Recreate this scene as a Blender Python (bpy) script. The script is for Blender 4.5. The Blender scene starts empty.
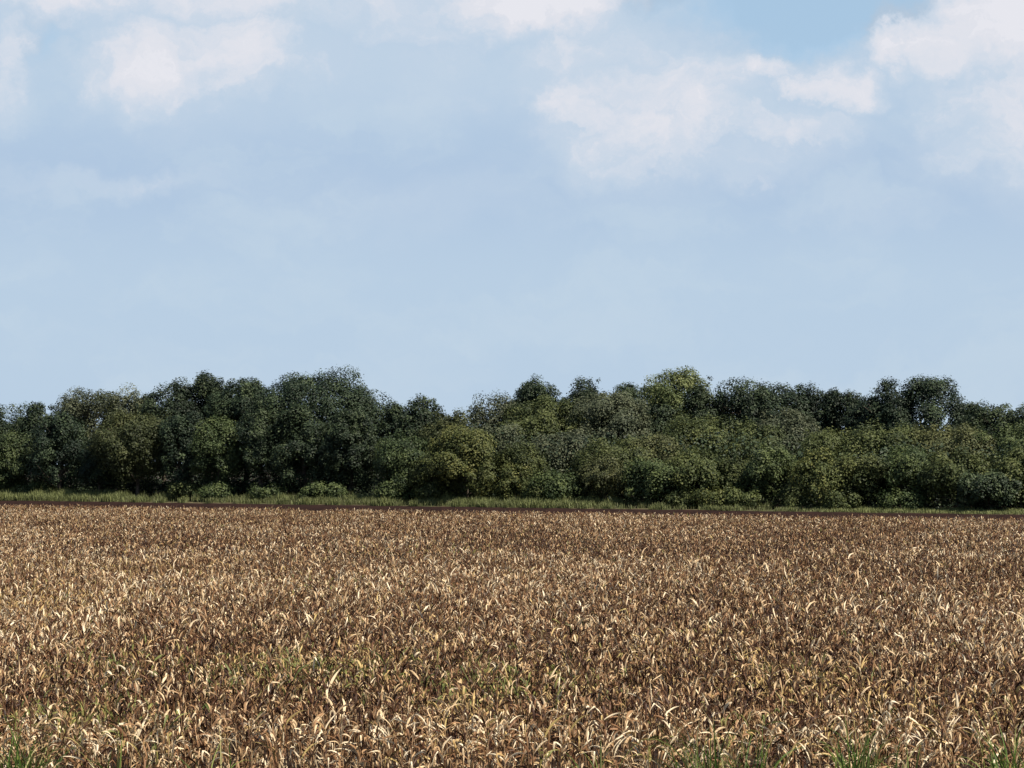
import bpy, math, random
import numpy as np
from mathutils import Vector

R = math.radians
SC = bpy.context.scene
COL = SC.collection
random.seed(7)

# ------------------------------------------------------------------ camera
F = 2180.0                     # focal length in pixels of a 1024 px wide frame
EYE = 7.0                      # eye height; the crop is about 2 m tall
HOR = 465.0                    # row of the horizon
cam_d = bpy.data.cameras.new("camera")
cam = bpy.data.objects.new("camera", cam_d)
COL.objects.link(cam)
cam_d.sensor_width = 36.0
cam_d.lens = 36.0 * F / 1024.0
cam_d.clip_start = 0.5
cam_d.clip_end = 9000.0
cam.location = (0, 0, EYE)
cam.rotation_euler = (R(90) + math.atan((HOR - 384.0) / F), 0, 0)
SC.camera = cam

# ------------------------------------------------------------------ light
SUN_AZ, SUN_EL = R(128), R(53)          # azimuth clockwise from the view direction
SUN_DIR = Vector((math.sin(SUN_AZ) * math.cos(SUN_EL), math.cos(SUN_AZ) * math.cos(SUN_EL), math.sin(SUN_EL)))
sun_d = bpy.data.lights.new("sun", 'SUN')
sun_d.energy = 5.0
sun_d.angle = R(0.5)
sun_d.color = (1.0, 0.90, 0.76)
sun = bpy.data.objects.new("sun", sun_d)
sun.rotation_euler = SUN_DIR.to_track_quat('Z', 'Y').to_euler()
sun.location = (30, -20, 40)
COL.objects.link(sun)

SC.view_settings.view_transform = 'Standard'
SC.view_settings.look = 'None'
SC.view_settings.exposure = 0.46
SC.view_settings.gamma = 1.0
SC.view_settings.use_curve_mapping = False
SC.render.engine = 'CYCLES'
SC.cycles.max_bounces = 6
SC.cycles.diffuse_bounces = 1
SC.cycles.transmission_bounces = 3
SC.cycles.glossy_bounces = 2
SC.render.film_transparent = False


# ------------------------------------------------------------------ node helpers
class NT:
    def __init__(s, tree):
        s.t = tree
        s.n = tree.nodes
        s.l = tree.links

    def new(s, typ, ins=None, **kw):
        n = s.n.new(typ)
        for k, v in kw.items():
            setattr(n, k, v)
        for k, v in (ins or {}).items():
            sock = n.inputs[k]
            if isinstance(v, bpy.types.NodeSocket):
                s.l.new(v, sock)
            else:
                sock.default_value = v
        return n

    def math(s, op, a, b=0.0, clamp=False):
        n = s.new('ShaderNodeMath', {0: a, 1: b}, operation=op)
        n.use_clamp = clamp
        return n.outputs[0]

    def mix(s, f, a, b, mode='MIX'):
        n = s.n.new('ShaderNodeMix')
        n.data_type = 'RGBA'
        n.blend_type = mode
        for i, v in ((0, f), (6, a), (7, b)):
            if isinstance(v, bpy.types.NodeSocket):
                s.l.new(v, n.inputs[i])
            else:
                n.inputs[i].default_value = v if i == 0 else (*v, 1.0)
        return n.outputs[2]

    def smooth(s, x, lo, hi, a=0.0, b=1.0):
        n = s.new('ShaderNodeMapRange', {0: x, 1: lo, 2: hi, 3: a, 4: b}, interpolation_type='SMOOTHSTEP')
        return n.outputs[0]

    def noise(s, vec, scale, detail=4.0, rough=0.55, dist=0.0):
        return s.new('ShaderNodeTexNoise', {'Vector': vec, 'Scale': scale, 'Detail': detail, 'Roughness': rough, 'Distortion': dist})


# ------------------------------------------------------------------ sky
world = bpy.data.worlds.new("World")
SC.world = world
world.use_nodes = True
wt = world.node_tree
wt.nodes.clear()
W = NT(wt)
out = W.new('ShaderNodeOutputWorld')
sky = W.new('ShaderNodeTexSky', sky_type='NISHITA', sun_disc=False)
sky.sun_elevation = SUN_EL
sky.sun_rotation = SUN_AZ
sky.air_density = 1.0
sky.dust_density = 0.6
sky.ozone_density = 1.4
bg_sky = W.new('ShaderNodeBackground', {'Color': sky.outputs[0], 'Strength': 0.052})

tc = W.new('ShaderNodeTexCoord')
sep = W.new('ShaderNodeSeparateXYZ', {0: tc.outputs['Generated']})
yy = W.math('MAXIMUM', W.math('ABSOLUTE', sep.outputs[1]), 0.12)
# direction of the cloud deck ahead: tangent coordinates, in hundredths of F
cx = W.math('ADD', W.math('MULTIPLY', W.math('DIVIDE', sep.outputs[0], yy), F / 100.0), 5.12)
cy = W.math('SUBTRACT', HOR / 100.0, W.math('MULTIPLY', W.math('DIVIDE', sep.outputs[2], yy), F / 100.0))
P0 = W.new('ShaderNodeCombineXYZ', {0: cx, 1: cy, 2: 0.0}).outputs[0]


def vmath(op, a, b):
    n = W.new('ShaderNodeVectorMath', {0: a, 1: b}, operation=op)
    return n.outputs['Value'] if op in ('LENGTH', 'DISTANCE') else n.outputs[0]


n1 = W.noise(P0, 0.9, 6.0, 0.6)
n2 = W.noise(P0, 4.0, 6.0, 0.62)
wob = vmath('MULTIPLY', vmath('SUBTRACT', n1.outputs['Color'], (0.5, 0.5, 0.5)), (1.7, 1.1, 0))
wob2 = vmath('MULTIPLY', vmath('SUBTRACT', n2.outputs['Color'], (0.5, 0.5, 0.5)), (0.45, 0.36, 0))
PW = vmath('ADD', vmath('ADD', P0, wob), wob2)


def blobs(lst, vec, grow=1.0):
    acc = None
    for (x, y, rx, ry, k) in lst:
        rx, ry = rx * grow, ry * grow
        d = vmath('MULTIPLY', vmath('SUBTRACT', vec, (x / 100, y / 100, 0)), (100.0 / rx, 100.0 / ry, 0))
        ln = vmath('LENGTH', d, (0, 0, 0))
        v = W.smooth(ln, 1.0, 0.0, 0.0, k)
        acc = v if acc is None else W.math('MAXIMUM', acc, v)
    return acc


# holes of clear blue, puffs of lit cloud, shaded undersides
gap = blobs([(820, -8, 240, 96, 1.25), (900, 10, 130, 60, 1.1), (650, -10, 70, 42, .9), (28, 40, 55, 60, .55),
             (250, 20, 110, 40, .35), (20, 8, 50, 50, .5)], PW)
puff = blobs([(150, 58, 90, 62, .95), (225, 50, 95, 55, .9), (190, 95, 120, 60, .35), (540, -8, 130, 48, 1.15),
              (60, -25, 160, 52, .9), (250, -22, 150, 52, .9), (400, 12, 140, 50, .55),
              (576, 100, 62, 40, .85), (640, 120, 130, 85, .75), (700, 95, 100, 70, .8), (768, 68, 48, 22, .9),
              (790, 135, 90, 28, .6), (838, 90, 58, 34, .95), (740, 160, 120, 40, .45), (590, 60, 120, 90, .5),
              (905, 45, 45, 40, .95), (960, 40, 90, 42, 1.0), (1010, 20, 90, 60, 1.15), (1020, 110, 110, 100, .7),
              (1100, 60, 120, 120, 1.0), (440, 70, 90, 60, .35), (120, 185, 170, 20, .35), (430, 200, 190, 50, .25),
              (880, 205, 120, 30, .25), (0, 60, 40, 80, .6), (300, 60, 150, 60, .35), (360, -20, 120, 40, .6)], PW, 1.5)
gap = W.math('MULTIPLY', gap, W.smooth(puff, 0.8, 0.3))
fib = W.noise(vmath('MULTIPLY', PW, (1.0, 1.5, 1.0)), 2.2, 7.0, 0.62, 0.3)
edge = W.math('ADD', puff, W.math('MULTIPLY', W.math('SUBTRACT', fib.outputs[0], 0.5), 1.05))
puffm = W.math('MULTIPLY', W.smooth(edge, -0.02, 1.22), W.smooth(puff, 0.0, 0.3))
# elsewhere in the sky: broken cloud from noise on the direction itself
gen = W.noise(vmath('MULTIPLY', tc.outputs['Generated'], (1, 1, 2.2)), 2.2, 6.0, 0.6)
ahead = W.math('MULTIPLY', W.smooth(sep.outputs[1], 0.25, 0.7), W.smooth(sep.outputs[2], 0.42, 0.22))
broken = W.smooth(gen.outputs[0], 0.48, 0.64)
veil = W.math('SUBTRACT', 0.95, W.math('MULTIPLY', W.smooth(gap, 0.1, 0.85), 0.25), True)
low = W.smooth(sep.outputs[2], 0.30, 0.05)
veil_all = W.new('ShaderNodeMix', {0: ahead, 2: W.math('MAXIMUM', W.math('MULTIPLY', broken, 0.35), W.math('MULTIPLY', low, 0.25)), 3: veil}).outputs[0]
veil_all = W.math('MAXIMUM', veil_all, W.math('MULTIPLY', ahead, W.math('MULTIPLY', puffm, 1.1)), True)
bright = W.new('ShaderNodeMix', {0: ahead, 2: W.math('MULTIPLY', broken, 0.3), 3: puffm}).outputs[0]
# grey-blue cloud base, a little deeper in the band under the puffs
band = W.smooth(W.math('ABSOLUTE', W.math('SUBTRACT', cy, 1.75)), 1.1, 0.0)
mott = W.noise(vmath('MULTIPLY', PW, (0.5, 1.3, 1)), 1.1, 5.0, 0.55)
veil_c = W.mix(band, (0.495, 0.630, 0.785), (0.445, 0.580, 0.760))
veil_c = W.mix(W.smooth(mott.outputs[0], 0.42, 0.70, 0.0, 0.6), veil_c, (0.560, 0.680, 0.800))
veil_c = W.mix(W.math('MULTIPLY', ahead, W.smooth(gap, 0.15, 0.75)), veil_c, (0.49, 0.70, 0.915))
halo = W.math('MULTIPLY', W.smooth(puff, 0.0, 0.55), ahead)
veil_c = W.mix(W.math('MULTIPLY', halo, 0.75), veil_c, (0.590, 0.690, 0.810))
cloud_c = W.mix(W.smooth(bright, 0.12, 1.0), veil_c, (0.795, 0.800, 0.858))
bg_cloud = W.new('ShaderNodeBackground', {'Color': cloud_c, 'Strength': 0.727})
ms = W.new('ShaderNodeMixShader', {0: veil_all, 1: bg_sky.outputs[0], 2: bg_cloud.outputs[0]})
wt.links.new(ms.outputs[0], out.inputs[0])


# ------------------------------------------------------------------ materials
def material(name):
    m = bpy.data.materials.new(name)
    m.use_nodes = True
    m.node_tree.nodes.clear()
    return m, NT(m.node_tree)


def leafy(name, stops, transl=0.3, rough=0.6, tint=0.25, scale=1.2):
    """two-sided leaf: colour picked by the per-leaf 'tone', varied by noise and by object"""
    m, N = material(name)
    at = N.new('ShaderNodeAttribute', attribute_name='tone')
    tcn = N.new('ShaderNodeTexCoord')
    nz = N.noise(tcn.outputs['Object'], scale, 3.0)
    f = N.math('ADD', at.outputs['Fac'], N.math('MULTIPLY', N.math('SUBTRACT', nz.outputs[0], 0.5), 0.35))
    cr = N.new('ShaderNodeValToRGB', {0: f})
    e = cr.color_ramp.elements
    while len(e) > 1:
        e.remove(e[0])
    e[0].position = stops[0][0]
    e[0].color = (*stops[0][1], 1)
    for p, c in stops[1:]:
        q = e.new(p)
        q.color = (*c, 1)
    oi = N.new('ShaderNodeObjectInfo')
    hv = N.new('ShaderNodeHueSaturation', {'Hue': 0.5, 'Saturation': 1.0,
               'Value': N.math('ADD', 1.0 - tint / 2, N.math('MULTIPLY', oi.outputs['Random'], tint)), 'Color': cr.outputs[0]})
    c = hv.outputs[0]
    b = N.new('ShaderNodeBsdfPrincipled', {'Base Color': c, 'Roughness': rough})
    b.inputs['Specular IOR Level'].default_value = 0.25
    t = N.new('ShaderNodeBsdfTranslucent', {'Color': c})
    mx = N.new('ShaderNodeMixShader', {0: transl, 1: b.outputs[0], 2: t.outputs[0]})
    o = N.new('ShaderNodeOutputMaterial', {0: mx.outputs[0]})
    return m


def rough_surface(name, c1, c2, scale, c3=None, bump=0.4, rough=0.95):
    m, N = material(name)
    tcn = N.new('ShaderNodeTexCoord')
    a = N.noise(tcn.outputs['Object'], scale, 8.0, 0.65)
    col = N.mix(N.smooth(a.outputs[0], 0.35, 0.68), c1, c2)
    if c3:
        b2 = N.noise(tcn.outputs['Object'], scale * 0.13, 3.0)
        col = N.mix(N.smooth(b2.outputs[0], 0.45, 0.65), col, c3)
    bp = N.new('ShaderNodeBump', {'Strength': bump, 'Distance': 0.1, 'Height': a.outputs[0]})
    b = N.new('ShaderNodeBsdfPrincipled', {'Base Color': col, 'Roughness': rough, 'Normal': bp.outputs[0]})
    b.inputs['Specular IOR Level'].default_value = 0.2
    N.new('ShaderNodeOutputMaterial', {0: b.outputs[0]})
    return m


M = {}
M['corn'] = leafy('dry_corn_leaf', [(0.0, (0.105, 0.052, 0.026)), (0.25, (0.20, 0.108, 0.056)), (0.5, (0.32, 0.195, 0.105)),
                                    (0.72, (0.48, 0.33, 0.19)), (0.85, (0.68, 0.53, 0.34)), (0.93, (0.80, 0.68, 0.49)),
                                    (0.96, (0.80, 0.68, 0.49)),
                                    (1.10, (0.50, 0.33, 0.10)), (1.20, (0.52, 0.38, 0.12)),
                                    (1.30, (0.20, 0.24, 0.06)), (1.5, (0.085, 0.15, 0.035))], 0.10, 0.5, 0.16, 0.3)
# the ramp runs 0..1; corn tone values are scaled into it
def _scale_ramp():
    nt = M['corn'].node_tree
    cr = [n for n in nt.nodes if n.type == 'VALTORGB'][0]
    e = cr.color_ramp.elements
    data = [(0.0, (0.030, 0.013, 0.008)), (0.16, (0.095, 0.042, 0.021)), (0.33, (0.30, 0.166, 0.082)),
            (0.48, (0.53, 0.360, 0.195)), (0.57, (0.76, 0.59, 0.37)), (0.65, (0.88, 0.76, 0.55)),
            (0.73, (0.50, 0.34, 0.15)), (0.80, (0.56, 0.41, 0.17)), (0.87, (0.24, 0.24, 0.07)), (1.0, (0.10, 0.13, 0.04))]
    while len(e) > 1:
        e.remove(e[-1])
    e[0].position = 0
    e[0].color = (*data[0][1], 1)
    for p, c in data[1:]:
        q = e.new(p)
        q.color = (*c, 1)
    for n in nt.nodes:                       # no noise offset here: tone alone decides
        if n.type == 'MATH' and n.operation == 'MULTIPLY' and abs(n.inputs[1].default_value - 0.35) < 1e-4:
            n.inputs[1].default_value = 0.06
_scale_ramp()

M['stalk'] = leafy('dry_corn_stalk', [(0.0, (0.16, 0.085, 0.045)), (0.5, (0.36, 0.235, 0.13)), (1.0, (0.60, 0.46, 0.28))], 0.0, 0.6, 0.2, 4.0)
M['husk'] = leafy('dry_corn_husk', [(0.0, (0.34, 0.22, 0.12)), (1.0, (0.66, 0.52, 0.34))], 0.1, 0.55, 0.2, 6.0)
M['green_blade'] = leafy('green_grass_blade', [(0.0, (0.05, 0.10, 0.022)), (0.6, (0.15, 0.24, 0.05)), (0.8, (0.27, 0.31, 0.09)), (1.0, (0.50, 0.42, 0.22))], 0.35, 0.5)
M['verge'] = leafy('verge_grass', [(0.0, (0.16, 0.125, 0.08)), (0.25, (0.12, 0.125, 0.062)), (0.55, (0.17, 0.20, 0.08)), (1.0, (0.30, 0.32, 0.13))], 0.3, 0.6, 0.2, 0.12)
def fol(name, lo, mid, hi, tr=0.18):
    M[name] = leafy(name + '_foliage', [(0.0, lo), (0.5, mid), (1.0, hi)], tr, 0.55, 0.3, 0.35)
fol('dark', (0.013, 0.024, 0.015), (0.032, 0.051, 0.026), (0.072, 0.098, 0.045), 0.10)
fol('deep', (0.011, 0.021, 0.014), (0.026, 0.043, 0.024), (0.060, 0.086, 0.042), 0.08)
fol('mid', (0.028, 0.046, 0.020), (0.064, 0.092, 0.034), (0.120, 0.152, 0.055))
fol('olive', (0.038, 0.054, 0.022), (0.082, 0.104, 0.036), (0.145, 0.164, 0.058))
fol('brown', (0.050, 0.060, 0.026), (0.094, 0.108, 0.044), (0.150, 0.156, 0.064))
fol('yellow', (0.044, 0.060, 0.021), (0.096, 0.114, 0.036), (0.175, 0.178, 0.056))
fol('grey', (0.042, 0.055, 0.034), (0.080, 0.096, 0.054), (0.135, 0.148, 0.088))
fol('pale', (0.07, 0.10, 0.036), (0.15, 0.185, 0.070), (0.27, 0.30, 0.125))
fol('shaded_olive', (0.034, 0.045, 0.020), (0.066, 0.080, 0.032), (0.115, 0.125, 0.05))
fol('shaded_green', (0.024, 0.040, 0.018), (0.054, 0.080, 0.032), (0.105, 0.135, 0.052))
M['bark'] = rough_surface('bark', (0.055, 0.045, 0.036), (0.13, 0.11, 0.09), 3.0)
M['grey_bark'] = rough_surface('grey_bark', (0.12, 0.11, 0.10), (0.26, 0.24, 0.22), 3.0)
M['field_soil'] = rough_surface('field_soil', (0.020, 0.012, 0.009), (0.045, 0.028, 0.019), 1.6, (0.03, 0.019, 0.014))
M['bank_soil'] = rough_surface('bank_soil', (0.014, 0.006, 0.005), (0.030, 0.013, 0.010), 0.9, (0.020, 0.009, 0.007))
M['forest_floor'] = rough_surface('forest_floor', (0.022, 0.018, 0.012), (0.05, 0.038, 0.024), 2.0)
M['verge_soil'] = rough_surface('verge_soil', (0.07, 0.062, 0.034), (0.14, 0.115, 0.066), 1.2, (0.06, 0.07, 0.03))


# ------------------------------------------------------------------ mesh helpers
def mesh_np(name, verts, quads, mats, tone=None, matidx=None, smooth=False):
    verts = np.asarray(verts, dtype=np.float32).reshape(-1, 3)
    quads = np.asarray(quads, dtype=np.int32)
    k = quads.shape[1]
    me = bpy.data.meshes.new(name)
    me.vertices.add(len(verts))
    me.vertices.foreach_set('co', verts.ravel())
    me.loops.add(quads.size)
    me.loops.foreach_set('vertex_index', quads.ravel())
    me.polygons.add(len(quads))
    me.polygons.foreach_set('loop_start', np.arange(0, quads.size, k, dtype=np.int32))
    me.polygons.foreach_set('loop_total', np.full(len(quads), k, dtype=np.int32))
    me.polygons.foreach_set('use_smooth', np.full(len(quads), smooth, dtype=bool))
    if matidx is not None:
        me.polygons.foreach_set('material_index', np.asarray(matidx, dtype=np.int32))
    if tone is not None:
        a = me.attributes.new('tone', 'FLOAT', 'FACE')
        a.data.foreach_set('value', np.asarray(tone, dtype=np.float32))
    for m in mats:
        me.materials.append(m)
    me.update(calc_edges=True)
    return me


def link(name, me, parent=None, loc=(0, 0, 0), rz=0.0, s=1.0):
    o = bpy.data.objects.new(name, me)
    COL.objects.link(o)
    o.parent = parent
    o.location = loc
    o.rotation_euler = (0, 0, rz)
    o.scale = (s, s, s)
    return o


def tag(o, label=None, cat=None, group=None, kind=None):
    for k, v in (('label', label), ('category', cat), ('group', group), ('kind', kind)):
        if v:
            o[k] = v
    return o


def ribbons(rng, base, az, pitch0, droop, length, width, segs, fold=0.0, power=1.3, twist=0.0, roll=0.0, wig=0.0, kink=0.0):
    """n curved tapering blades; returns verts, quads, quads per blade"""
    n = len(base)
    def A(v): return np.broadcast_to(np.asarray(v, dtype=float), (n,)).copy()
    az, pitch0, droop, length, width, twist, roll, wig, kink = map(A, (az, pitch0, droop, length, width, twist, roll, wig, kink))
    cols = 3 if fold else 2
    P = np.zeros((n, segs + 1, cols, 3))
    p = np.array(base, dtype=float)
    ph = rng.uniform(0, 6.28, n)
    kt = rng.uniform(0.12, 0.7, n)
    for i in range(segs + 1):
        t = i / segs
        th = pitch0 - droop * t ** power - np.where(t > kt, kink, 0.0)
        a = az + wig * np.sin(ph + 5.0 * t)
        T = np.stack([np.cos(th) * np.cos(a), np.cos(th) * np.sin(a), np.sin(th)], 1)
        S = np.stack([-np.sin(a), np.cos(a), np.zeros(n)], 1)
        U = np.cross(T, S)
        r = roll + twist * t
        S2 = S * np.cos(r)[:, None] + U * np.sin(r)[:, None]
        N2 = np.cross(S2, T)
        w = width * (0.45 + 1.1 * min(t * 2.5, 1.0) * 0.5) * max(0.08, (1 - t ** 2.2)) * 0.5
        if cols == 3:
            P[:, i, 0] = p - S2 * w[:, None] + N2 * (fold * w)[:, None]
            P[:, i, 1] = p
            P[:, i, 2] = p + S2 * w[:, None] + N2 * (fold * w)[:, None]
        else:
            P[:, i, 0] = p - S2 * w[:, None]
            P[:, i, 1] = p + S2 * w[:, None]
        p = p + T * (length / segs)[:, None]
    idx = np.arange(n * (segs + 1) * cols).reshape(n, segs + 1, cols)
    q = np.stack([idx[:, :-1, :-1], idx[:, :-1, 1:], idx[:, 1:, 1:], idx[:, 1:, :-1]], -1).reshape(-1, 4)
    return P.reshape(-1, 3), q, segs * (cols - 1)


def tubes(paths, sides=5):
    """paths: list of (points kx3, radii k)"""
    V, Q, off = [], [], 0
    for pts, rad in paths:
        pts = np.asarray(pts, float)
        k = len(pts)
        T = np.gradient(pts, axis=0)
        T /= np.linalg.norm(T, axis=1)[:, None] + 1e-9
        ref = np.where(np.abs(T[:, 2:3]) > 0.9, np.array([[1., 0, 0]]), np.array([[0, 0, 1.]]))
        A = np.cross(T, ref); A /= np.linalg.norm(A, axis=1)[:, None] + 1e-9
        B = np.cross(T, A)
        ang = np.arange(sides) * 2 * np.pi / sides
        ring = pts[:, None] + np.asarray(rad)[:, None, None] * (A[:, None] * np.cos(ang)[None, :, None] + B[:, None] * np.sin(ang)[None, :, None])
        V.append(ring.reshape(-1, 3))
        i = np.arange(k * sides).reshape(k, sides) + off
        Q.append(np.stack([i[:-1], np.roll(i, -1, 1)[:-1], np.roll(i, -1, 1)[1:], i[1:]], -1).reshape(-1, 4))
        off += k * sides
    return np.concatenate(V), np.concatenate(Q)


# ------------------------------------------------------------------ terrain
EA, EB = 245.2, -0.6205                  # far edge of the crop: y = EA + EB * x
EN = math.sqrt(1 + EB * EB)


dx, dy = 1 / EN, EB / EN
nx, ny = -EB / EN, 1 / EN


def edge_t(x, y): return (y - EA - EB * x) / EN


def vnoise(x, y, seed=0):
    """smooth value noise, 0..1"""
    xi = np.floor(x).astype(np.int64); yi = np.floor(y).astype(np.int64)
    fx = x - xi; fy = y - yi
    fx = fx * fx * (3 - 2 * fx); fy = fy * fy * (3 - 2 * fy)
    def h(a, b):
        v = np.sin(a * 127.1 + b * 311.7 + seed * 74.7) * 43758.5453
        return v - np.floor(v)
    return (h(xi, yi) * (1 - fx) + h(xi + 1, yi) * fx) * (1 - fy) + (h(xi, yi + 1) * (1 - fx) + h(xi + 1, yi + 1) * fx) * fy


def ground_z(x, y):
    t = edge_t(x, y)
    z = np.interp(t, [-1, 3.0, 5.0, 5.9, 6.5, 60, 200, 3000], [0, 0.5, 1.66, 2.03, 2.10, 2.9, 3.5, 3.5])
    z = z + np.interp(x * dx + (y - EA) * dy, [-80, 60], [.15, -.07]) * np.clip((t - 4) / 1.5, 0, 1)
    return z + (vnoise(x * 0.9, y * 0.9, 3) - 0.5) * np.interp(t, [-2, 2, 4, 6, 9, 14], [0, .2, .07, .07, .1, .25])


ss = np.concatenate([[-4000, -1500, -600, -300], np.arange(-160, 161, 1.2), [300, 600, 1500, 4000]])
tt = np.concatenate([[-4000, -1500, -600, -300, -150, -75, -30, -8], np.arange(-2, 9, 0.45), [12, 18, 28, 45, 70, 120, 200, 500, 1500, 5000]])
Sg, Tg = np.meshgrid(ss, tt)
dx, dy = 1 / EN, EB / EN
nx, ny = -EB / EN, 1 / EN
GX = 0 + Sg * dx + Tg * nx
GY = EA + Sg * dy + Tg * ny
GZ = ground_z(GX, GY)
gi = np.arange(GX.size).reshape(GX.shape)
gq = np.stack([gi[:-1, :-1], gi[:-1, 1:], gi[1:, 1:], gi[1:, :-1]], -1).reshape(-1, 4)
tm = np.broadcast_to(((tt[:-1] + tt[1:]) / 2)[:, None], (len(tt) - 1, len(ss) - 1)).ravel()
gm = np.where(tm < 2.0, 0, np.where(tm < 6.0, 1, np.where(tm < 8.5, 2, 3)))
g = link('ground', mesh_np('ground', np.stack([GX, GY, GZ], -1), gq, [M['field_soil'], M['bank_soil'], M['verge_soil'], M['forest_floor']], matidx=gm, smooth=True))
tag(g, kind='structure')


# ------------------------------------------------------------------ the crop
def spot_world(px, py):
    d = (EYE - 2.0) * F / (py - HOR)
    return (px - 512) / F * d, d


GREEN_SPOTS = [spot_world(*s) + (r, k * (.85 if s[1] < 700 else 1.3)) for *s, r, k in [
    (300, 655, 2.4, .45), (268, 664, 1.6, .35), (120, 655, 1.8, .3), (430, 668, 1.6, .4), (505, 664, 2.4, .4), (560, 662, 1.6, .3),
    (60, 700, 1.6, .4), (140, 705, 1.2, .25), (25, 730, 1.0, .5), (90, 735, 1.2, .3), (720, 715, 1.2, .4), (860, 735, .8, .4), (1010, 735, .7, .4),
    (425, 545, 5, .10), (600, 725, 1.2, .2), (380, 730, 1.0, .25), (310, 575, 3, .12), (200, 730, .9, .25), (800, 660, 1.5, .15)]]
YELLOW_SPOTS = [spot_world(*s) + (r, k) for *s, r, k in [
    (830, 672, 1.8, .35), (15, 595, 3.5, .25), (60, 585, 4, .18), (130, 715, 1.2, .3), (470, 690, 1.2, .3), (905, 690, 1.4, .25),
    (100, 560, 6, .15), (380, 640, 2.2, .15), (1000, 690, 1.4, .2), (680, 640, 3, .12), (795, 668, 2, .2)]]


def spot_prob(x, y, spots):
    p = np.zeros_like(x)
    for sx, sy, r, k in spots:
        d2 = ((x - sx) / r) ** 2 + ((y - sy) / (r * 1.6)) ** 2
        p = np.maximum(p, k * np.exp(-d2))
    return p


def leaf_tone(rng, n, x, y):
    """0..0.65 dry brown to cream, .7-.82 amber, .85-1 green"""
    base = np.clip(rng.beta(0.7, 1.05, n) * 0.66, 0, 0.66)
    base += (vnoise(x * 0.12, y * 0.06, 9) - 0.5) * 0.20 + (vnoise(x * 0.5, y * 0.3, 5) - 0.5) * 0.10
    base = np.clip(base, 0.01, 0.65)
    u = rng.random(n)
    pg = spot_prob(x, y, GREEN_SPOTS) + 0.008
    py = spot_prob(x, y, YELLOW_SPOTS) + 0.02 + pg * 0.3
    return np.where(u < pg, rng.uniform(0.86, 1.0, n), np.where(u < pg + py, rng.uniform(0.72, 0.83, n), base))


def corn_stalk_paths(h, lean, laz):
    k = 6
    z = np.linspace(0, 1, k)
    pts = np.stack([np.cos(laz) * lean * z ** 2, np.sin(laz) * lean * z ** 2, z * h], 1)
    return pts, np.interp(z, [0, 0.6, 1], [0.015, 0.011, 0.004])


def corn_proto(seed, green):
    """meshes of one corn plant, base at its own origin"""
    rng = np.random.default_rng(seed)
    h = rng.uniform(1.65, 1.95)
    lean, laz = rng.uniform(0.02, 0.22), rng.uniform(0, 6.28)
    pts, rad = corn_stalk_paths(h, lean, laz)
    v, q = tubes([(pts, rad)], 6)
    stalk = mesh_np('stalk', v, q, [M['stalk']], tone=np.full(len(q), rng.uniform(0.2, 0.9)), smooth=True)
    n = 13
    zz = np.linspace(0.42, 0.97, n) + rng.uniform(-0.03, 0.03, n)
    bx = np.interp(zz, np.linspace(0, 1, 6), pts[:, 0]); by = np.interp(zz, np.linspace(0, 1, 6), pts[:, 1])
    base = np.stack([bx, by, zz * h], 1)
    az = laz + np.arange(n) * math.pi + rng.normal(0, 0.5, n)
    hang = rng.random(n) < np.interp(zz, [0.3, 1], [0.65, 0.25])
    p0 = np.where(hang, rng.uniform(0.3, 1.1, n), rng.uniform(0.9, 1.4, n))
    dr = np.where(hang, rng.uniform(.8, 2.0, n), rng.uniform(0.8, 2.3, n))
    L = rng.uniform(0.34, 0.80, n) * np.interp(zz, [0.3, 0.7, 1], [1.0, 1.1, 0.7])
    v, q, per = ribbons(rng, base, az, p0, dr, L, rng.uniform(0.032, 0.070, n), 9, 0.55, rng.choice([0.8, 1.3]),
                        rng.normal(0, 2.2, n), rng.normal(0, 0.6, n), rng.uniform(0.0, 0.6, n), np.where(hang, rng.uniform(1.2, 2.1, n), np.where(rng.random(n) < 0.4, 1.2, 0.0)))
    if green:
        tn = np.where(rng.random(n) < 0.55, rng.uniform(0.84, 1.0, n), rng.uniform(0.4, 0.8, n))
    else:
        tn = np.clip(rng.beta(0.9, 0.7, n) * 0.66, 0, .65)
        tn = np.where(rng.random(n) < 0.06, rng.uniform(0.72, 0.83, n), tn)
    foliage = mesh_np('foliage', v, q, [M['corn']], tone=np.repeat(tn, per), smooth=True)
    # hanging ear: spindle with husk tips
    t = np.linspace(0, 1, 7)
    e_az = laz + rng.uniform(0.6, 2.4)
    zb = 0.52 * h
    dirv = np.array([math.cos(e_az) * 0.55, math.sin(e_az) * 0.55, -0.83 if rng.random() < 0.6 else 0.8])
    st = np.array([np.interp(.52, np.linspace(0, 1, 6), pts[:, 0]), np.interp(.52, np.linspace(0, 1, 6), pts[:, 1]), zb])
    ep = st + t[:, None] * dirv * 0.24
    er = np.array([.008, .022, .028, .027, .022, .012, .003])
    v, q = tubes([(ep, er)], 7)
    hv, hq, hp = ribbons(rng, np.repeat((st + dirv * .03)[None], 4, 0), e_az + rng.normal(0, .8, 4), math.asin(dirv[2]) + rng.normal(0, .25, 4),
                         rng.uniform(-.3, .8, 4), .24, .05, 5, 0.4)
    ear = mesh_np('ear', np.concatenate([v, hv]), np.concatenate([q, hq + len(v)]), [M['husk']],
                  tone=np.concatenate([np.full(len(q), .6), np.repeat(rng.random(4), hp)]), smooth=True)
    # tassel: thin dry sprays
    k = 7
    top = np.repeat(pts[-1][None] - [[0, 0, .02]], k, 0)
    v, q, per = ribbons(rng, top, rng.uniform(0, 6.28, k), rng.uniform(.7, 1.5, k), rng.uniform(.2, 1.6, k), rng.uniform(.12, .24, k), .012, 5)
    tassel = mesh_np('tassel', v, q, [M['stalk']], tone=np.full(len(q), .35), smooth=True)
    return {'stalk': stalk, 'foliage': foliage, 'ear': ear, 'tassel': tassel}


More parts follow.
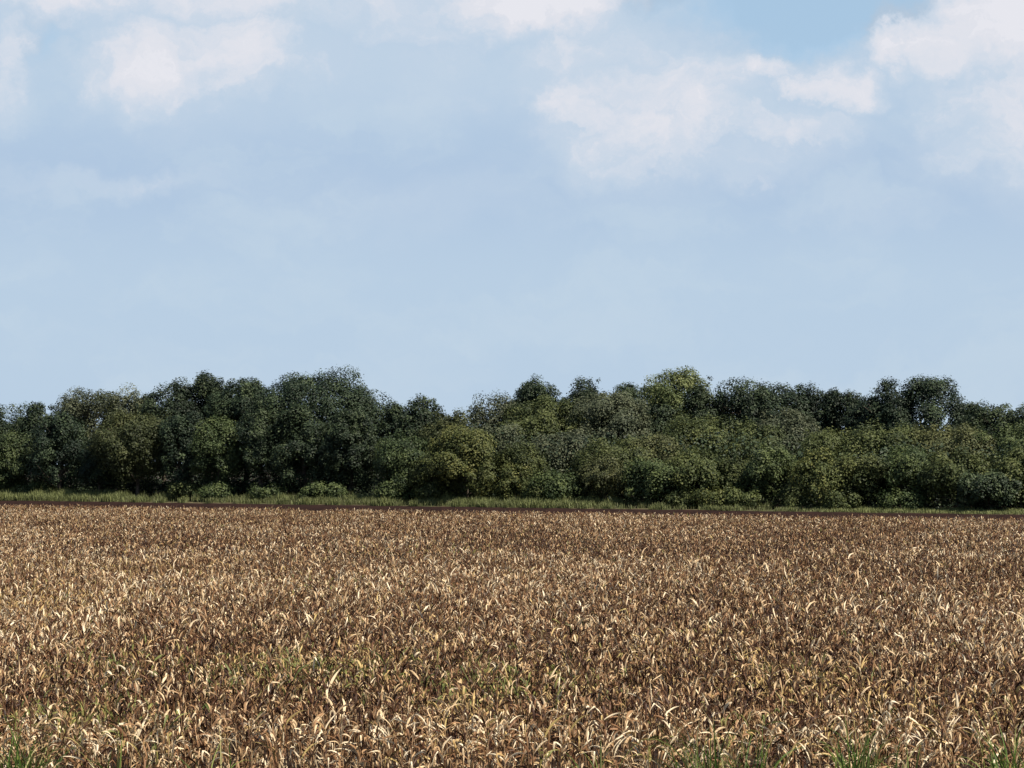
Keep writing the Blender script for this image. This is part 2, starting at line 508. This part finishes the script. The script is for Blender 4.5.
protos = [corn_proto(100 + i, False) for i in range(14)] + [corn_proto(200 + i, True) for i in range(4)]
# the 300 plants of the first four rows, each its own thing
rng = np.random.default_rng(5)
ROWS = ['first row along the bottom edge', 'second row from the bottom edge', 'third row from the bottom edge', 'fourth row from the bottom edge']
FRONT = 43.3
for r in range(4):
    for i in range(75):
        x = -11.0 + 0.2935 * i + rng.normal(0, 0.11)
        y = FRONT + 0.76 * r + rng.normal(0, 0.10) + 0.35 * math.sin(x * 0.9)
        pg = float(spot_prob(np.array([x]), np.array([y]), GREEN_SPOTS)[0]) * 0.8
        gr = rng.random() < pg
        pr = protos[int(rng.integers(14, 18)) if gr else int(rng.integers(0, 14))]
        root = bpy.data.objects.new('corn_plant', None)
        COL.objects.link(root)
        root.location = (x, y, 0)
        root.rotation_euler = (rng.normal(0, 0.05), rng.normal(0, 0.05), rng.uniform(0, 6.28))
        s = rng.uniform(0.88, 1.07) * (0.93 if r == 0 else 1.0)
        root.scale = (s, s, s)
        root.empty_display_size = 0.2
        tag(root, ('half-green corn plant among dry ones, ' if gr else 'dry tan corn plant, ') + ROWS[r], 'corn plant', 'corn plants in the front rows')
        for nm in ('stalk', 'foliage', 'ear', 'tassel'):
            link(nm, pr[nm], root)


def lattice(y0, y1, dens_row, dens_pl, rng):
    X, Y = [], []
    y = y0 if y0 > 50 else FRONT
    while y < y1:
        half = y * 0.2349 * 1.06 + 13.0
        n = int(2 * half / dens_pl)
        X.append(-half + (np.arange(n) + rng.random()) * dens_pl + rng.normal(0, dens_pl * 0.3, n))
        Y.append(np.full(n, y) + rng.normal(0, 0.13, n) + 0.35 * np.sin(X[-1] * 0.9))
        y += dens_row
    X = np.concatenate(X); Y = np.concatenate(Y)
    k = (edge_t(X, Y) < -0.3) & ~((Y < FRONT + 0.76 * 3.5) & (np.abs(X) < 11.1))
    return X[k], Y[k]


def crop_zone(seed, y0, y1, row, pl, nleaf, segs, wk, lk, zlo, stalk, fold=0.0):
    rng = np.random.default_rng(seed)
    X, Y = lattice(y0, y1, row, pl, rng)
    n = len(X)
    vh = 1.0 if y1 < 80 else (0.8 if y1 < 140 else 0.45)
    H = 1.77 + vh * (0.30 * (vnoise(X * 0.35, Y * 0.18, 1) - .5) + rng.normal(0, 0.09, n))
    # a few thin patches where plants stand lower
    H -= 0.45 * np.clip(vnoise(X * 0.22 + 40, Y * 0.13 + 9, 2) - 0.72, 0, 1) / 0.28
    Vs, Qs, Ts, off = [], [], [], 0
    zz = rng.uniform(zlo, 1.0, (n, nleaf))
    laz = rng.uniform(0, 6.28, n); lean = rng.uniform(0, 0.18, n)
    bx = X[:, None] + np.cos(laz)[:, None] * lean[:, None] * zz ** 2
    by = Y[:, None] + np.sin(laz)[:, None] * lean[:, None] * zz ** 2
    base = np.stack([bx, by, zz * H[:, None]], -1).reshape(-1, 3)
    m = len(base)
    hang = rng.random(m) < 0.5
    p0 = np.where(hang, rng.uniform(0.5, 1.25, m), rng.uniform(1.0, 1.55, m))
    dr = np.where(hang, rng.uniform(0.5, 1.5, m), rng.uniform(0.3, 1.9, m))
    L = rng.uniform(0.24, 0.56, m) * lk
    big = rng.random(m) < (0.035 if y1 < 140 else 0.0)
    L = np.where(big, L * 1.5, L)
    v, q, per = ribbons(rng, base, rng.uniform(0, 6.28, m), p0, dr, L, rng.uniform(0.028, 0.066, m) * wk * np.where(big, 1.3, 1), segs,
                        fold, 1.2, rng.normal(0, 2.2, m), rng.normal(0, 0.7, m), rng.uniform(0, 0.6, m),
                        np.where(hang, rng.uniform(1.6, 2.5, m), np.where(rng.random(m) < .45, rng.uniform(.8, 2.4, m), 0.0)))
    tn = leaf_tone(rng, m, base[:, 0], base[:, 1])
    tn = np.where(big & (tn < .66), rng.uniform(.5, .65, m), tn)
    Vs.append(v); Qs.append(q); Ts.append(np.repeat(tn, per)); off += len(v)
    if stalk:
        sb = np.stack([X, Y, np.full(n, 0.2 if stalk == 1 else 0.9)], -1)
        for a in (0.0, 1.57):
            v, q, per = ribbons(rng, sb, laz, np.full(n, 1.5), 0.08, H + .1 - sb[:, 2], 0.034, 2, 0.0, 1.2, 0.0, a)
            Vs.append(v); Qs.append(q + off); off += len(v)
            Ts.append(np.repeat(rng.uniform(0.05, 0.5, n), per))
    return Vs, Qs, Ts


V, Q, T, off = [], [], [], 0
for args in [(11, FRONT + 0.76 * 4, 76, 0.76, 0.24, 12, 7, 1.0, 0.95, 0.55, 1, 0.5),
             (12, 76, 130, 0.80, 0.30, 11, 4, 1.08, 0.95, 0.5, 2),
             (13, 130, 310, 1.15, 0.42, 10, 3, 1.35, 0.9, 0.6, 0)]:
    vs, qs, ts = crop_zone(*args)
    base_off = off
    for v, q, t in zip(vs, qs, ts):
        Q.append(q + base_off); T.append(t)
    for v in vs:
        V.append(v); off += len(v)
me = mesh_np('corn_field', np.concatenate(V), np.concatenate(Q), [M['corn']], tone=np.concatenate(T), smooth=True)
tag(link('corn_field', me), 'dry brown corn crop filling the field up to the far tree line', 'corn field', kind='stuff')
print('corn quads', len(me.polygons))


# ------------------------------------------------------------------ green clumps poking up in the front rows
def grass_clump(px, top_y, width, n, seed, label, dist=42.6, mat='green_blade'):
    rng = np.random.default_rng(seed)
    x = (px - 512) / F * dist
    h = EYE - (top_y - 20 - HOR) / F * dist
    n = int(n * .75)
    b = np.stack([rng.normal(0, width * .33, n), rng.normal(0, .28, n), np.zeros(n)], 1)
    L = h * rng.uniform(.6, 1.06, n)
    v, q, per = ribbons(rng, b, rng.uniform(0, 6.28, n), rng.uniform(1.3, 1.56, n), rng.uniform(.1, 2.0, n), L, rng.uniform(.026, .060, n), 8, .4, 2.0,
                        rng.normal(0, 1, n), 0, .1)
    o = link('grass_clump', mesh_np('grass_clump', v, q, [M[mat]], tone=np.repeat(rng.random(n), per), smooth=True), loc=(x, dist, 0))
    tag(o, label, 'grass', 'green grass clumps among the corn')


for a in [(24, 728, .8, 90, 1, 'green grass clump among the corn at the bottom left corner'),
          (122, 750, .45, 26, 2, 'small sparse green grass clump right of the one in the bottom left corner'),
          (212, 738, .35, 16, 3, 'few thin green blades among dry corn below the left part of the field'),
          (600, 745, .4, 20, 4, 'small green grass clump just right of the middle of the bottom edge'),
          (712, 724, .8, 60, 5, 'wide green grass clump left of the brightest one at the lower right'),
          (748, 738, .5, 36, 6, 'short green grass clump close beside the wide one at lower right'),
          (858, 728, .55, 90, 7, 'bright dense green grass clump standing between the two others at lower right'),
          (905, 752, .4, 26, 8, 'low green grass tuft right of the bright dense clump'),
          (1012, 730, .6, 90, 9, 'bright green grass clump in the bottom right corner')]:
    grass_clump(*a)


# ------------------------------------------------------------------ far verge: grass and weeds on the bank
def along(s, t): return s * dx + t * nx, EA + s * dy + t * ny


def verge(name, seed, n, t0, t1, hmin, hmax, width, mat, label, s0=-120, s1=100, patch=0.34):
    rng = np.random.default_rng(seed)
    s = rng.uniform(s0, s1, n); t = rng.uniform(t0, t1, n)
    x, y = along(s, t)
    clump = .6 * vnoise(s * 0.9, t * 0.5, seed) + .4 * vnoise(s * 2.3, t * 1.5, seed + 2)
    big = vnoise(s * 0.07, t * 0.1, seed + 5)
    k = clump * 0.6 + big * 0.4 > patch + .12 * rng.random(n)
    s, t, x, y, clump, big = (a[k] for a in (s, t, x, y, clump, big)); n = len(s)
    h = (hmin + (hmax - hmin) * (clump * 0.6 + big * 0.4)) * rng.uniform(.6, 1.15, n)
    h *= 1 + (t - t0) / (t1 - t0) * 0.7
    h *= np.interp(s, [-80, 10, 26, 36, 60], [1.0, .9, .65, .38, .25])
    v, q, per = ribbons(rng, np.stack([x, y, ground_z(x, y) - .03], 1), rng.uniform(0, 6.28, n), rng.uniform(1.2, 1.55, n), rng.uniform(.1, 1.2, n),
                        h, width * rng.uniform(.7, 1.4, n), 3, 0, 1.5, 0, 0)
    tone = np.clip(clump * .45 + big * .35 + rng.random(n) * .4 - .1, 0, 1)
    o = link(name, mesh_np(name, v, q, [M[mat]], tone=np.repeat(tone, per), smooth=True))
    return tag(o, label, 'grass', kind='stuff')


verge('verge_grass', 21, 100000, 6.0, 11.5, .0, 1.6, .08, 'verge', 'yellow-green grass and weeds along the foot of the trees')


# ------------------------------------------------------------------ trees
def leaf_quads(rng, pts, nrm, size):
    n = len(pts)
    nn = nrm + rng.normal(0, 0.42, (n, 3))
    nn /= np.linalg.norm(nn, axis=1)[:, None] + 1e-9
    a = np.cross(nn, rng.normal(0, 1, (n, 3)))
    a /= np.linalg.norm(a, axis=1)[:, None] + 1e-9
    b = np.cross(nn, a)
    s = (size * rng.uniform(.6, 1.35, n))[:, None]
    asp = rng.uniform(.55, 1.0, n)[:, None]
    v = np.stack([pts - a * s, pts - b * s * asp + nn * s * .25, pts + a * s, pts + b * s * asp + nn * s * .25], 1)
    return v.reshape(-1, 3), np.arange(n * 4).reshape(n, 4)


def make_tree(name, px, top, wpx, offm, mat, label, seed, cat='tree', low=0.12, dens=1.0, leaf=0.125, loose=0.0, bark='bark', group='trees along the far edge of the field', point=0.0, sprig=.5, wide=1.25):
    rng = np.random.default_rng(seed)
    u = (px - 512) / F
    y = (EA + offm * EN) / (1 - EB * u)
    x = u * y
    z0 = float(ground_z(np.array([x]), np.array([y]))[0])
    h = EYE + (HOR - top) / F * y - z0 - (.45 if cat == 'tree' else 0)
    w = wpx / F * y * (wide if offm >= 18 and loose < .85 else 1.06)
    # low frequency lobes make an uneven outline
    ld = rng.normal(0, 1, (9, 3)); ld /= np.linalg.norm(ld, axis=1)[:, None]
    la = rng.uniform(-.26, .18, 9) * (1 if sprig > .2 else .35)
    c_lo = h * low
    cz = c_lo + (h - c_lo) * 0.46
    rx, rz_up, rz_dn = w / 2, h - cz, cz - c_lo
    cr = 0.082 * w + 0.38                         # clump radius
    area = 4 * math.pi * (rx * (h - c_lo) / 2)
    nc = int(area / (cr * cr) * 0.58 * (1 - loose * .35)) + 10
    nb = int(rng.integers(7, 12))
    bd = rng.normal(0, 1, (nb, 3)); bd[:, 2] = np.abs(bd[:, 2]) * .9 - .25
    bd /= np.linalg.norm(bd, axis=1)[:, None]
    bl = rng.uniform(.80, 1.06, nb)                       # boughs of unequal reach
    bi = rng.integers(0, nb, nc)
    free = rng.random(nc) < (.42 if sprig > .2 else 1.1)
    d = np.where(free[:, None], rng.normal(0, 1, (nc, 3)) + [0, 0, .12], bd[bi] + rng.normal(0, .27, (nc, 3)))
    d /= np.linalg.norm(d, axis=1)[:, None]
    f = np.where(rng.random(nc) < .75, rng.uniform(.78, 1.0, nc), rng.uniform(.35, .8, nc))
    lob = 1 + (np.maximum(d @ ld.T, 0) ** 3 * la).sum(1)
    sq = np.where(d[:, 2] > 0, rz_up, rz_dn)
    # boxier than an ellipsoid
    box = 1 / (np.abs(d) ** 2.6).sum(1) ** (1 / 2.6)
    rr = f * lob * (box * .7 + .3) * np.where(free, .88 if sprig > .2 else 1.0, bl[bi])
    C = np.stack([d[:, 0] * rx * rr, d[:, 1] * rx * rr, cz + d[:, 2] * sq * rr], 1)
    if point:
        k = np.clip((C[:, 2] - cz) / rz_up, 0, 1)
        C[:, :2] *= (1 - point * k)[:, None]
    C[:, 2] = np.clip(C[:, 2], .35, h - cr * .85)
    # the top of the crown reaches the height seen
    C[:, 2] *= (h - cr * .85) / C[:, 2].max()
    R_ = cr * rng.uniform(.55, 1.3, nc)
    # sprigs standing out of the crown's surface
    ks = rng.choice(nc, max(6, int(nc * sprig)))
    dd = (C[ks] - [0, 0, cz]); dd /= np.linalg.norm(dd, axis=1)[:, None] + 1e-9
    dd += rng.normal(0, .45, dd.shape)
    sp = C[ks] + dd * (R_[ks] * rng.uniform(.6, 1.05, len(ks)))[:, None]
    sp[:, 2] = np.clip(sp[:, 2], .3, h - .25)
    C = np.concatenate([C, sp]); R_ = np.concatenate([R_, cr * rng.uniform(.22, .5, len(ks))]); nc = len(C)
    nl = np.maximum((R_ / leaf) ** 2 * 3.1 * dens, 6).astype(int)
    csq = rng.uniform(.65, 1.55, nc)
    ci = np.repeat(np.arange(nc), nl)
    n = len(ci)
    q = rng.normal(0, 1, (n, 3)); q[:, 2] += .45
    q /= np.linalg.norm(q, axis=1)[:, None]
    rad = R_[ci] * rng.uniform(.6, 1.08, n)
    pts = C[ci] + q * rad[:, None] * np.stack([np.ones(n), np.ones(n), csq[ci]], 1) + rng.normal(0, .10, (n, 3))
    pts[:, 2] = np.maximum(pts[:, 2], .1)
    outw = np.stack([C[ci, 0] / rx, C[ci, 1] / rx, (C[ci, 2] - cz) / max(rz_up, 1)], 1) * .5
    v, qd = leaf_quads(rng, pts, q + outw + np.array([0, 0, .35]), leaf)
    ctone = rng.normal(.45, .27, nc)
    tone = np.clip(ctone[ci] + rng.normal(0, .16, n), 0, 1)
    root = bpy.data.objects.new(name, None)
    COL.objects.link(root)
    root.location = (x, y, z0)
    tag(root, label, cat, group)
    link('crown', mesh_np('crown', v, qd, [M[mat]], tone=tone), root)
    # trunk with limbs running to clumps
    tr = .022 * h + .05
    k = 7
    zt = np.linspace(-.3, h * .72, k)
    wx = np.cumsum(rng.normal(0, .02 * h, k)) * .6; wy = np.cumsum(rng.normal(0, .02 * h, k)) * .6
    wx -= wx[0]; wy -= wy[0]
    tp = np.stack([wx, wy, zt], 1)
    paths = [(tp, np.interp(np.linspace(0, 1, k), [0, .08, 1], [tr * 1.5, tr, tr * .25]))]
    for j in rng.choice(nc, min(nc, 16 + int(26 * loose)), replace=False):
        zs = np.clip(C[j, 2] - np.hypot(C[j, 0], C[j, 1]) * .7, h * .12, h * .68)
        a = np.array([np.interp(zs, zt, wx), np.interp(zs, zt, wy), zs])
        e = C[j]
        mid = (a + e) / 2 + np.array([0, 0, -.06 * h * rng.random()]) + rng.normal(0, .03 * h, 3)
        paths.append((np.stack([a, (a * .6 + mid * .4) + [0, 0, .02 * h], mid, e]), np.array([tr * .42, tr * .32, tr * .2, .02])))
    v, qd = tubes(paths, 6)
    link('trunk', mesh_np('trunk', v, qd, [M[bark]], smooth=True), root)
    return n


T_ = 'trees along the far edge of the field'
trees = [
    # px, top, width, metres behind the edge, foliage, label, options
    # --- left wood, in front
    (-22, 408, 60, 13, 'dark', 'dark tree cut by the left edge of the photo', {}),
    (14, 401, 40, 20, 'dark', 'narrow dark tree with knobbly top nearest the left end of the wood', dict(loose=.3)),
    (40, 399, 36, 18, 'dark', 'dark tree between the knobbly leftmost one and the grey-green one', dict(loose=.3)),
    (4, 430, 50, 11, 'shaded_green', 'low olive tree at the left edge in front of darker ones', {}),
    (88, 388, 76, 22, 'grey', 'grey-green tree with a thin broad crown left of the olive one', dict(loose=.5, dens=.8, low=.2)),
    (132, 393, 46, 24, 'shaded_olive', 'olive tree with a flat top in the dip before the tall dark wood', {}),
    (60, 414, 60, 12, 'deep', 'low dark tree in front of the grey-green tree at far left', {}),
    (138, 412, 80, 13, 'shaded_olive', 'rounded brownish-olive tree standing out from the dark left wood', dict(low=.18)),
    (100, 436, 44, 12, 'deep', 'small shaded tree below the brownish-olive tree', {}),
    (166, 377, 50, 22, 'deep', 'tall dark tree with jagged top at the start of the high left wood', dict(loose=.35, low=.3)),
    (207, 372, 58, 26, 'dark', 'tall dark tree with the pointed top in the left wood', dict(loose=.3, point=.45, low=.25)),
    (218, 414, 50, 13, 'shaded_green', 'green column-like tree lit in front of the pointed dark tree', dict(point=.2)),
    (182, 410, 44, 14, 'deep', 'dark gap-filling tree between the brownish-olive and column-like trees', {}),
    (246, 377, 62, 22, 'dark', 'dark tree with even flat top between the pointed tree and the great oak', dict(low=.25)),
    (262, 396, 56, 14, 'dark', 'dark tree in front and left of the great dark oak', {}),
    (322, 373, 104, 23, 'deep', 'great broad dark oak, highest crown of the left wood', dict(low=.18, loose=.2, wide=1.1, sprig=.19)),
    (364, 385, 44, 28, 'deep', 'ragged dark crown with sky holes on the right shoulder of the great oak', dict(loose=.9, dens=.7, low=.35)),
    (305, 402, 62, 14, 'dark', 'shaded lower tree below the great dark oak', dict(point=.2, low=.06)),
    (350, 405, 54, 14, 'dark', 'dark lower tree right of the one below the great oak', dict(low=.06, point=.2)),
    (394, 398, 28, 26, 'dark', 'slim dark tree just right of the notch beside the great oak', dict(loose=.2, wide=1.0)),
    (417, 396, 42, 24, 'dark', 'dark knobbly tree between the slim one and the yellowish slope', dict(loose=.3, wide=1.1)),
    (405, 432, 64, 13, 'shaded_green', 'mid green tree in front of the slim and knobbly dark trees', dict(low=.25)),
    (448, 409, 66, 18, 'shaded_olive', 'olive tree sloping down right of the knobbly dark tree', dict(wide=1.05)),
    (468, 424, 76, 12.5, 'yellow', 'large yellowish-green tree at the middle left, reaching down to the grass', dict(low=.05)),
    (436, 452, 44, 11.5, 'olive', 'small olive tree at the left foot of the large yellowish one', dict(low=.05)),
    # --- middle
    (490, 393, 56, 34, 'grey', 'half-bare grey tree with pale branches behind the large yellowish tree', dict(loose=1.0, dens=.5, bark='grey_bark', low=.3)),
    (498, 418, 50, 22, 'grey', 'thin grey-green tree low in front of the half-bare one', dict(loose=.8, dens=.6, bark='grey_bark')),
    (536, 375, 54, 44, 'dark', 'dark tree with forked top left of the round-topped one', dict(loose=.35)),
    (542, 394, 90, 34, 'olive', 'broad soft olive tree below the fork-topped dark tree', dict(leaf=.135)),
    (584, 376, 44, 50, 'deep', 'dark tree with a rounded top between fork-topped tree and grey dome', dict(loose=.2)),
    (612, 388, 76, 36, 'grey', 'wide grey-olive dome in the middle of the tree line', dict(leaf=.135, dens=.9)),
    (632, 380, 44, 52, 'dark', 'dark spiky tree just left of the pale round tree', dict(loose=.5)),
    (675, 368, 72, 46, 'pale', 'pale yellowish round tree, highest of the middle trees', dict(low=.25, sprig=.12, wide=1.0)),
    (655, 400, 50, 42, 'dark', 'dark tree under the left side of the pale round tree', {}),
    (700, 384, 30, 44, 'dark', 'dark narrow tree at the right shoulder of the pale round tree', dict(loose=.4)),
    (716, 394, 36, 48, 'grey', 'sparse greyish tree in the sky gap right of the pale round tree', dict(loose=.9, dens=.55)),
    (742, 375, 46, 48, 'deep', 'dark ragged tree with open top right of the sky gap', dict(loose=.8, dens=.8, low=.35)),
    (560, 428, 76, 24, 'grey', 'grey-olive tree low on the slope below the soft olive one', dict(dens=.9, leaf=.135)),
    (520, 442, 50, 16, 'olive', 'low olive tree right of the large yellowish tree', {}),
    (612, 436, 76, 20, 'olive', 'olive tree below the wide grey-olive dome', {}),
    (604, 454, 54, 12, 'brown', 'small brownish tree low in the middle of the wood', {}),
    (655, 432, 70, 22, 'brown', 'brownish-olive tree below the pale round tree', {}),
    (652, 458, 62, 11.5, 'mid', 'shady green tree at the field edge below the brownish-olive one', dict(low=.15)),
    (706, 419, 92, 28, 'olive', 'broad olive tree right of and below the pale round tree', dict(leaf=.135)),
    (692, 446, 60, 12, 'olive', 'light olive tree at the edge left of the pale green bush', dict(low=.1)),
    (556, 472, 56, 11, 'mid', 'small green tree at the edge behind the middle of the verge', dict(low=.05)),
    # --- right
    (776, 381, 64, 50, 'deep', 'dark flat-topped tree right of the ragged open-topped one', dict(loose=.2)),
    (815, 384, 44, 52, 'deep', 'dark uneven tree next right of the flat-topped one', dict(loose=.4)),
    (845, 387, 46, 52, 'deep', 'dark tree with small sky holes left of the great right oak', dict(loose=.8, dens=.75)),
    (892, 376, 54, 46, 'deep', 'left lobed dark crown with holes in front of the great right oak', dict(loose=.6, wide=1.0)),
    (922, 377, 88, 48, 'deep', 'great domed dark oak, highest tree at the right', dict(low=.2, loose=.1, wide=1.0, sprig=.19)),
    (864, 391, 36, 48, 'deep', 'small dark tree filling the notch left of the great domed oak', {}),
    (968, 400, 34, 50, 'dark', 'small dark tree in the dip right of the great domed oak', dict(loose=.4)),
    (994, 402, 44, 46, 'dark', 'dark green rounded tree second from the right edge on the skyline', {}),
    (1032, 404, 50, 46, 'dark', 'dark tree cut by the right edge on the skyline', {}),
    (792, 404, 66, 36, 'grey', 'grey-green dome in front of the dark trees right of centre', dict(leaf=.135, dens=.9)),
    (752, 424, 70, 28, 'olive', 'olive tree left of and below the grey-green dome', {}),
    (838, 428, 76, 28, 'olive', 'olive tree right of and below the grey-green dome', {}),
    (888, 425, 84, 30, 'olive', 'wide olive tree in front of the great domed oak', dict(leaf=.135)),
    (946, 422, 84, 30, 'brown', 'brownish-olive tree in front and right of the great domed oak', {}),
    (1002, 416, 74, 32, 'mid', 'bright green-topped tree at the right below the skyline', {}),
    (770, 446, 56, 14, 'mid', 'dark green tree at the edge right of the pale green bush', dict(low=.1)),
    (734, 452, 48, 14, 'olive', 'small olive tree just behind the pale green bush', {}),
    (822, 448, 66, 11.5, 'yellow', 'yellowish-green tree at the edge, right part of the wood', dict(low=.04)),
    (868, 452, 66, 13, 'olive', 'olive tree at the edge right of the yellowish-green one', {}),
    (912, 446, 70, 14, 'mid', 'green tree at the edge, second right of the yellowish-green one', {}),
    (958, 450, 60, 12, 'olive', 'olive-lit tree at the edge in front of the brownish-olive one', {}),
    (988, 470, 60, 10.5, 'dark', 'low dark tree at the edge near the right end', dict(low=.04)),
    (1022, 446, 62, 14, 'olive', 'olive tree at the edge cut by the right side of the photo', {}),
    (1060, 420, 70, 22, 'mid', 'green tree just outside the right edge of the photo', {}),
]
total = 0
for i, (px, top, w, o, m, lab, kw) in enumerate(trees):
    total += make_tree('tree', px, top, w, o, m, lab, 300 + i, **kw)

bushes = [
    (410, 468, 30, 11, 'mid', 'dark green bush under the slim and knobbly trees, tallest in the verge', {}),
    (395, 482, 40, 10.2, 'mid', 'low green bush at the left foot of the tallest verge bush', {}),
    (436, 486, 30, 10.2, 'olive', 'low olive bush at the right foot of the tallest verge bush', {}),
    (325, 484, 40, 11, 'mid', 'low green bush under the great left oak', {}),
    (270, 488, 34, 11, 'mid', 'small bush left of the one under the great left oak', {}),
    (185, 484, 26, 11, 'olive', 'olive bush at the foot of the wood under the jagged-topped tree', {}),
    (218, 486, 34, 11, 'mid', 'green bush at the foot of the column-like tree', {}),
    (36, 482, 40, 11, 'mid', 'green bush at the foot of the wood near the left edge', {}),
    (512, 466, 28, 11, 'yellow', 'bright yellow-green bush right of the large yellowish tree', {}),
    (536, 482, 30, 10.2, 'olive', 'olive bush just right of the bright yellow-green one', {}),
    (712, 490, 46, 9.5, 'yellow', 'pale green bush at the field edge right of centre', {}),
    (683, 494, 30, 9.5, 'olive', 'low olive bush left beside the pale green bush', {}),
    (742, 492, 34, 9.5, 'olive', 'low olive bush right beside the pale green bush', {}),
    (842, 494, 34, 9.5, 'olive', 'low bush below the yellowish-green tree at right', {}),
    (800, 486, 30, 10.2, 'olive', 'leafy bush left of the foot of the yellowish-green tree', {}),
    (900, 492, 44, 9.8, 'mid', 'green bush at the edge under the right part of the wood', {}),
]
for i, (px, top, w, o, m, lab, kw) in enumerate(bushes):
    total += make_tree('bush', px, top, w, o, m, lab, 500 + i, cat='bush', low=.02, leaf=.12, group='bushes at the foot of the trees', **kw)
print('tree leaves', total)

# the wood behind: one mass of leaves filling the depth under the skyline crowns
rng = np.random.default_rng(77)
n = 160000
s = rng.uniform(-120, 100, n)
lowmass = rng.random(n) < .4
t = np.where(lowmass, rng.uniform(13, 26, n), np.where(rng.random(n) < .5, rng.uniform(17, 40, n), rng.uniform(40, 75, n)))
x, y = along(s, t)
top = 5.5 + 3.0 * vnoise(s * .16, t * .16, 4) + np.interp(s, [-90, -20, 10, 60], [2.5, 2.5, .5, -1.5])
z = np.where(lowmass, 1.2 + 2.4 * vnoise(s * .3, t * .3, 8), top) * rng.random(n) ** .8
pts = np.stack([x, y, ground_z(x, y) + .1 + z], 1)
v, q = leaf_quads(rng, pts, np.tile([[0, -.2, .8]], (n, 1)), .2)
o = link('undergrowth', mesh_np('undergrowth', v, q, [M['deep']], tone=rng.random(n)))
tag(o, 'dark undergrowth and young trees filling the depth of the wood', 'undergrowth', kind='stuff')
